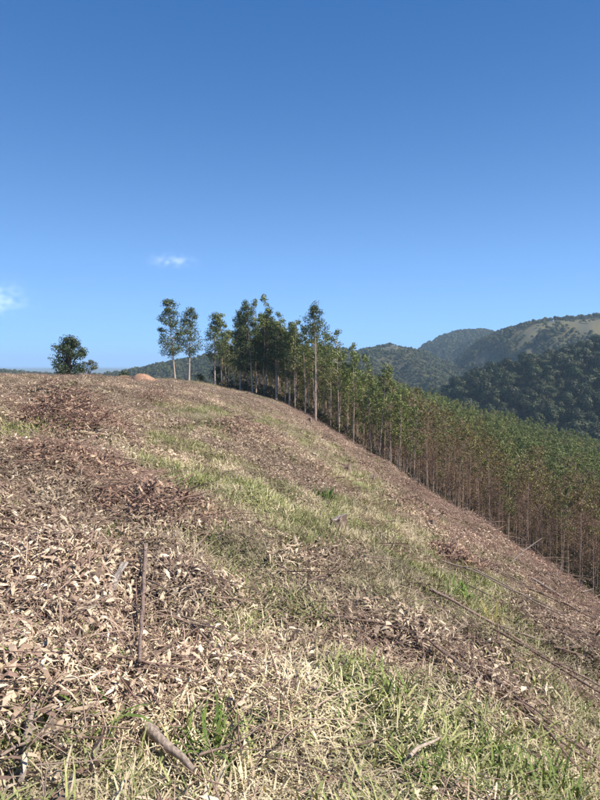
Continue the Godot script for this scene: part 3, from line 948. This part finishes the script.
	brush(2.5, -13.6, 0.6, 1.2, 0.22, 44, "low twig heap uphill of the small dark stump")
	var g1 := Color(0.085, 0.15, 0.03)
	var g2 := Color(0.2, 0.26, 0.07)
	tuft(-0.46, -2.74, 46, 0.13, 0.14, 0.32, 0.013, g1, g2, "large tuft of long green blades beside the short grey log")
	tuft(-1.55, -4.62, 40, 0.13, 0.1, 0.22, 0.012, g1, g2, "bright green tuft behind the wide weathered stump")
	tuft(-0.97, -2.6, 16, 0.16, 0.14, 0.32, 0.021, g1, g2, "green tuft growing between leaves at the bottom left", 0.8)
	tuft(-1.26, -2.7, 14, 0.14, 0.12, 0.28, 0.021, g1, g2, "green tuft at the left edge above the weathered grey wood", 0.8)
	tuft(-0.83, -3.3, 20, 0.12, 0.1, 0.24, 0.012, g1, g2, "green tuft growing beside the straight thick brown stick")
	tuft(2.04, -6.2, 60, 0.1, 0.18, 0.36, 0.008, Color(0.42, 0.33, 0.12), Color(0.26, 0.26, 0.08), "yellowish grass tuft right of the long straight pole's upper end")
	tuft(1.72, -6.5, 44, 0.18, 0.14, 0.3, 0.02, g1, Color(0.22, 0.3, 0.07), "leafy green tuft uphill of the long straight pole")
	tuft(0.42, -9.9, 36, 0.14, 0.16, 0.34, 0.02, Color(0.05, 0.11, 0.025), g1, "dark green tuft behind the light grey centre stump")
	tuft(1.3, -3.0, 50, 0.2, 0.16, 0.34, 0.012, g1, g2, "long green grass at the bottom right corner")
	tuft(0.5, -3.45, 34, 0.15, 0.12, 0.26, 0.012, g1, g2, "green tuft in the dry grass at the lower centre")
	tuft(0.58, -2.72, 26, 0.12, 0.12, 0.26, 0.012, g1, g2, "green tuft beside the short pale broken stick")
	tuft(1.0, -3.05, 34, 0.16, 0.1, 0.24, 0.012, g1, g2, "green tuft between the pale broken stick and the bottom right grass")
	# orange earth mound and timber on the crest
	var e := Shape.new()
	for i in 10:
		for j in 22:
			var p := func(a: int, b: int) -> Array:
				var th := PI * 0.5 * a / 10.0
				var ph := TAU * (b % 22) / 22.0
				var rr := 1.0 + 0.06 * sin(ph * 3.0 + a * 0.7) + 0.03 * sin(ph * 7.0 + a) + 0.03 * sin(ph * 4.0 - a * 1.1)
				var q := Vector3(cos(th) * cos(ph) * 1.1 * rr, sin(th) * 0.95 * rr - 0.25, cos(th) * sin(ph) * 1.0 * rr)
				return [q, Vector3(q.x / 1.2, q.y + 0.15, q.z).normalized()]
			var c := tint(Color(0.35, 0.215, 0.15), Color(0.41, 0.265, 0.19), 0.12)
			var p0: Array = p.call(i, j)
			var p1: Array = p.call(i + 1, j)
			var p2: Array = p.call(i + 1, j + 1)
			var p3: Array = p.call(i, j + 1)
			e.tri_n(p0[0], p2[0], p1[0], p0[1], p2[1], p1[1], c)
			e.tri_n(p0[0], p3[0], p2[0], p0[1], p3[1], p2[1], c)
	tag(one("earth_mound", e.mesh(M.soil), on(-12.9, -48.5)), "rounded orange earth mound on the crest left of the tall trees", "mound")
	o = base("timber_pile", on(-13.6, -45.0), 0.15)
	for k in 9:
		var s := Shape.new()
		var l := rnd(0.3, 0.6)
		s.tube([Vector3(-l, 0, 0), Vector3(0, rnd(-0.02, 0.02), 0), Vector3(l, 0, rnd(-0.05, 0.05))], [0.085, 0.08, 0.07], 7, tint(Color(0.36, 0.23, 0.16), Color(0.5, 0.38, 0.28)))
		part("log", s.mesh(M.rough_wood), o, Transform3D(Basis(Vector3.UP, rnd(-0.25, 0.25)), Vector3(rnd(-0.5, 0.5), 0.06 + 0.13 * (k / 4), (k % 4) * 0.2 - 0.3)))
	tag(o, "low pile of cut brown logs left of the orange earth mound", "timber pile")

# ---------------------------------------------------------------- scene
func sky_clouds() -> ImageTexture:
	var w := 2048
	var h := 1024
	var im := Image.create(w, h, false, Image.FORMAT_RGBA8)
	im.fill(Color(1, 1, 1, 0))
	var n := FastNoiseLite.new()
	n.seed = 4
	n.frequency = 0.09
	n.fractal_octaves = 4
	# bearing right of forward, elevation, half width, half height in degrees, strength
	for c in [[-12.1, 9.9, 1.8, 0.6, 0.17], [-27.6, 5.8, 2.4, 1.4, 0.27], [-34.0, 9.0, 4.0, 1.0, 0.2], [40.0, 11.0, 5.0, 1.0, 0.2]]:
		var cx: float = c[0] / 360.0 * w
		var cy: float = (90.0 - c[1]) / 180.0 * h
		var rx: float = c[2] / 360.0 * w
		var ry: float = c[3] / 180.0 * h
		for y in range(int(cy - ry * 2.2), int(cy + ry * 2.2) + 1):
			for x in range(int(cx - rx * 2.2), int(cx + rx * 2.2) + 1):
				var a := (x - cx) / rx
				var b := (y - cy) / ry
				if b > 0.0: b *= 1.5
				var v: float = exp(-1.3 * (a * a + b * b)) * clampf(0.65 + 1.9 * n.get_noise_2d(x * 2.2, y * 3.6), 0.0, 1.5) * c[4]
				if v > 0.004:
					im.set_pixel(posmod(x, w), y, Color(1, 0.97, 0.95, minf(1.0, im.get_pixel(posmod(x, w), y).a + v)))
	return ImageTexture.create_from_image(im)

func _ready() -> void:
	rng.seed = 71
	# camera
	var cam := Camera3D.new()
	cam.name = "camera"
	cam.fov = 68.0
	cam.near = 0.05
	cam.far = 12000.0
	add_child(cam)
	cam.position = Vector3(0, EYE, 0)
	cam.rotation = Vector3(-atan(32.0 / 593.0), 0, 0)
	cam.current = true
	# sky
	var sm := ProceduralSkyMaterial.new()
	sm.sky_top_color = Color(0.0135, 0.078, 0.245).linear_to_srgb()
	sm.sky_horizon_color = Color(0.25, 0.50, 0.93).linear_to_srgb()
	sm.sky_curve = 0.15
	sm.ground_bottom_color = Color(0.10, 0.09, 0.07).linear_to_srgb()
	sm.ground_horizon_color = Color(0.25, 0.50, 0.93).linear_to_srgb()
	sm.ground_curve = 0.02
	sm.sun_angle_max = 1.0
	sm.sky_cover = sky_clouds()
	var sky := Sky.new()
	sky.sky_material = sm
	var env := Environment.new()
	env.background_mode = Environment.BG_SKY
	env.sky = sky
	env.tonemap_mode = Environment.TONE_MAPPER_LINEAR
	env.tonemap_exposure = 1.75
	env.fog_enabled = true
	env.fog_density = 0.00021
	env.fog_light_color = Color(0.75, 0.89, 1.0)
	env.sdfgi_enabled = true
	env.ssao_enabled = true
	env.ssil_enabled = true
	var we := WorldEnvironment.new()
	we.name = "world"
	we.environment = env
	add_child(we)
	# sun: from the right, a little behind the camera
	var sun := DirectionalLight3D.new()
	sun.name = "sun"
	sun.light_energy = 1.6
	sun.light_color = Color(1.0, 0.955, 0.885)
	sun.light_angular_distance = 0.5
	sun.shadow_enabled = true
	add_child(sun)
	var az := deg_to_rad(106.0)
	var el := deg_to_rad(48.0)
	var to_sun := Vector3(sin(az) * cos(el), sin(el), -cos(az) * cos(el))
	sun.look_at_from_position(to_sun * 50.0, Vector3.ZERO, Vector3.UP)
	# noise fields
	fine.seed = 5; fine.frequency = 0.9; fine.fractal_octaves = 3
	broad.seed = 9; broad.frequency = 0.06; broad.fractal_octaves = 3
	gully.seed = 12; gully.frequency = 0.006; gully.fractal_octaves = 4
	# materials
	M.dry = mat(0.75, Color(0.24, 0.2, 0.14))
	M.blade = mat(0.6, Color(0.5, 0.5, 0.3))
	M.leaf = mat(0.5, Color(0.4, 0.45, 0.2))
	M.wood = mat(0.85)
	M.bark = mat(0.85)
	M.rough_wood = mat(0.9)
	M.rough_wood.uv1_triplanar = true
	M.rough_wood.uv1_scale = Vector3(2.6, 2.6, 2.6)
	M.rough_wood.albedo_texture = noise_texture(0.03, 0.35, 1.25, 3, 5)
	M.rough_wood.heightmap_enabled = true
	M.rough_wood.heightmap_texture = M.rough_wood.albedo_texture
	M.rough_wood.heightmap_scale = 0.6
	M.soil = mat(0.95)
	M.soil.uv1_triplanar = true
	M.soil.uv1_scale = Vector3.ONE * 1.5
	M.soil.albedo_texture = noise_texture(0.03, 0.7, 1.0, 8)
	M.ground = mat(0.95)
	M.ground.uv1_triplanar = true
	M.ground.uv1_world_triplanar = true
	M.ground.uv1_scale = Vector3.ONE * 0.9
	M.ground.albedo_texture = noise_texture(0.035, 0.55, 1.0, 2, 5)
	M.ground.heightmap_enabled = true
	M.ground.heightmap_texture = M.ground.albedo_texture
	M.ground.heightmap_scale = 2.0
	var t0 := Time.get_ticks_msec()
	make_ground()
	print("ground ", Time.get_ticks_msec() - t0)
	far_woods()
	print("woods ", Time.get_ticks_msec() - t0)
	plantation()
	tall_trees()
	print("trees ", Time.get_ticks_msec() - t0)
	ground_cover()
	print("cover ", Time.get_ticks_msec() - t0)
	things()
	print("things ", Time.get_ticks_msec() - t0)
